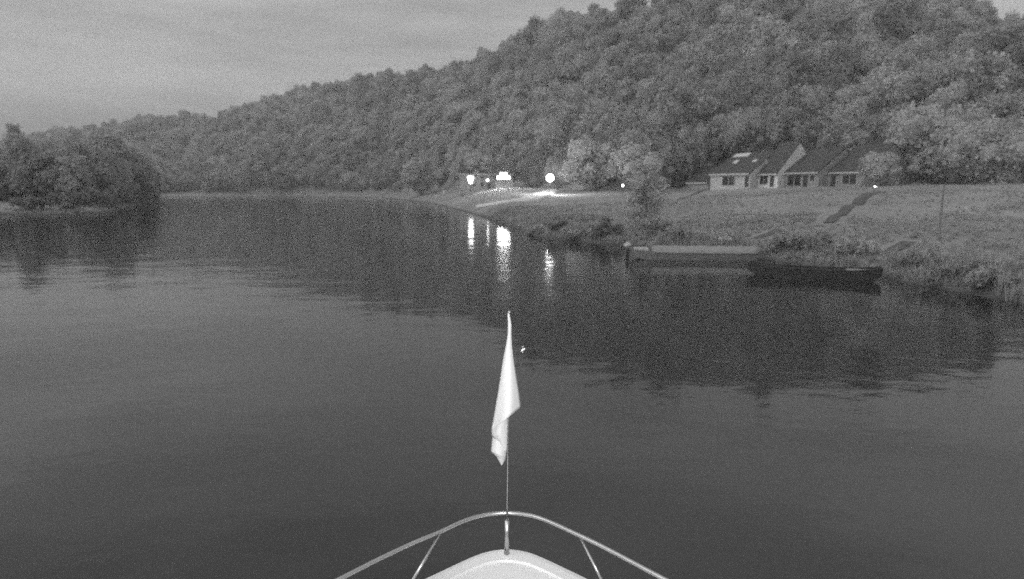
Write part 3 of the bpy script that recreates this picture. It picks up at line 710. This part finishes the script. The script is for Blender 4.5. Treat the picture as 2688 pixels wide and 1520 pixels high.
# raised rim then the cambered deck
mb, vs = loft([o0, [p + Vector((0, 0, .012)) for p in outline(.05, .985)], outline(.155, .963, DZ + .022), outline(.165, .96, DZ + .004)])
mb.build('rim', M['white_paint'], own)
mb = MB(); inner = outline(.166, .959, DZ + .006); m = len(inner) // 2
L_, R_ = inner[:m + 1], inner[m:][::1]
vs = []
for i in range(m + 1):
    a = inner[i]; b = inner[-1 - i]
    row = []
    for j in range(9):
        t = j / 8; q = a.lerp(b, t); q.z += .035 * (1 - (2 * t - 1) ** 2) * min(1, (b.x - a.x) / 1.5); row.append(mb.bm.verts.new(q))
    vs.append(row)
for a, b in zip(vs, vs[1:]):
    for k in range(8):
        try: mb.bm.faces.new((a[k], a[k + 1], b[k + 1], b[k]))
        except ValueError: pass
bmesh.ops.remove_doubles(mb.bm, verts=mb.bm.verts, dist=.0005)
mb.build('deck', M['white_paint'], own, True)
# bow rail
RZ_ = CAMZ - 2.2
rp = [on_plane(*p, RZ_) for p in ((760, 1588), (890, 1521), (998, 1466), (1090, 1423), (1156, 1396), (1219, 1367), (1274, 1352), (1330, 1347), (1385, 1352), (1433, 1366), (1507, 1399), (1588, 1438), (1743, 1520), (1880, 1592))]
rp = [Vector((-1.45, 1.6, RZ_)), Vector((-1.36, 2.4, RZ_))] + rp + [Vector((1.32, 2.4, RZ_)), Vector((1.42, 1.6, RZ_))]
def catmull(P, n=8):
    o = []
    for i in range(len(P) - 1):
        p0, p1, p2, p3 = P[max(0, i - 1)], P[i], P[i + 1], P[min(len(P) - 1, i + 2)]
        for j in range(n):
            t = j / n; o.append(.5 * ((2 * p1) + (p2 - p0) * t + (2 * p0 - 5 * p1 + 4 * p2 - p3) * t * t + (3 * p1 - p0 - 3 * p2 + p3) * t ** 3))
    return o + [P[-1]]
rail = MB().tube(catmull(rp), .0135, 12).build('bow_rail', M['steel'], own, True)
for a, b in (((1155, 1402), (1052, 1574)), ((1520, 1405), (1606, 1574))):
    top = on_plane(*a, RZ_ - .006); bot = on_plane(*b, DZ + .01)
    MB().tube([bot, top], .009, 10).build('stanchion', M['steel'], rail, True)
    MB().tube([bot + Vector((0, 0, -.01)), bot + Vector((0, 0, .012))], [.03, .026], 12).build('stanchion_foot', M['steel'], rail)
for y in (1.7, 2.5):
    for sg in (-1, 1): MB().tube([(ax + sg * 1.3, y, DZ), (ax + sg * 1.36, y, RZ_)], .01, 8).build('stanchion', M['steel'], rail, True)
# flagstaff
fb = on_plane(1330, 1458, DZ + .01)
ftp = at(1337, 822, fb.y + .02)
def fp(z): k = (z - fb.z) / (ftp.z - fb.z); return fb.lerp(ftp, k)
zs1 = fb.z + .26
staff = MB().tube([fp(fb.z + .2), fp(fb.z + .8), ftp], [.0075, .0065, .006], 10).build('flagstaff', M['steel'], own, True)
MB().tube([fb, fp(zs1)], [.019, .016], 12).build('socket', M['steel'], staff, True)
MB().tube([fb + Vector((0, 0, -.012)), fb + Vector((0, 0, .012))], [.05, .045], 16).build('foot_plate', M['white_paint'], staff)
MB().sphere(ftp + Vector((0, 0, .005)), .012, 2).build('finial', M['steel'], staff, True)

# limp flag wrapped round the upper staff: panels of one folded cloth
FY = ftp.y
fz = lambda x, y, dy=0.: at(1150 + x / 3.0975, 780 + y / 3.0975, FY + dy)
def panel(mb, left, right, dy, nseg=10, wav=.006, ph=0.):
    """A curved cloth panel between two outlines given as (x, y) in the flag's own sheet."""
    def interp(P, t):
        P = np.array(P, float); d = np.r_[0, np.cumsum(np.hypot(*np.diff(P, axis=0).T))]; d /= d[-1]
        return np.interp(t, d, P[:, 0]), np.interp(t, d, P[:, 1])
    rows = []
    for i in range(29):
        t = i / 28; a = interp(left, t); b = interp(right, t); r = []
        for j in range(nseg + 1):
            s = j / nseg; x = a[0] + (b[0] - a[0]) * s; y = a[1] + (b[1] - a[1]) * s
            w = abs(b[0] - a[0]) / 240
            q = dy - .10 * w * math.sin(math.pi * s) + wav * w * math.sin(s * 9 + ph + y * .006) * 1.2
            r.append(mb.bm.verts.new(fz(x, y, q)))
        rows.append(r)
    for a, b in zip(rows, rows[1:]):
        for k in range(nseg): mb.bm.faces.new((a[k], a[k + 1], b[k + 1], b[k]))
mb = MB()
panel(mb, [(566, 132), (569, 220), (566, 320), (530, 500), (490, 760), (448, 1000), (430, 1090)], [(577, 132), (596, 225), (594, 300), (600, 400), (622, 560), (657, 770), (673, 893)], -.02, 14)
panel(mb, [(500, 760), (455, 1000), (432, 1088), (440, 1130), (520, 1222), (549, 1258)], [(585, 800), (580, 975), (576, 1040), (571, 1120), (566, 1180), (552, 1259)], .03, 10, ph=1.2)
panel(mb, [(470, 1000), (446, 1090), (440, 1140), (430, 1255)], [(560, 1000), (566, 1180), (556, 1270), (550, 1312)], .06, 10, ph=2.1)
panel(mb, [(430, 1255), (432, 1258), (470, 1290), (516, 1365)], [(550, 1312), (549, 1318), (538, 1335), (519, 1366)], .061, 8, ph=2.1)
bmesh.ops.remove_doubles(mb.bm, verts=mb.bm.verts, dist=.0008)
flag = mb.build('flag', M['flag'], None, True)
sm = flag.modifiers.new('thickness', 'SOLIDIFY'); sm.thickness = .0016
tag(flag, 'white limp flag hanging folded round the slim bow flagstaff', 'flag')

# small moth caught in the boat's lamp
p = at(1372, 919, 2.6)
mo = empty('moth', p); tag(mo, 'tiny bright moth flying just right of the flag', 'insect')
MB().tube([(-.008, 0, -.006), (0, 0, 0), (.009, 0, .007)], [.0015, .0035, .002], 8).build('body', M['flag'], mo, True)
for sg, nm in ((-1, 'wing'), (1, 'wing')):
    mb = MB(); mb.prism([(0, 0), (sg * .006, .012), (sg * .003, .018), (0, .008)], -.001, 0); mb.prism([(0, -.002), (sg * .006, -.01), (sg * .002, -.012)], -.001, 0)
    mb.build(nm, M['flag'], mo)
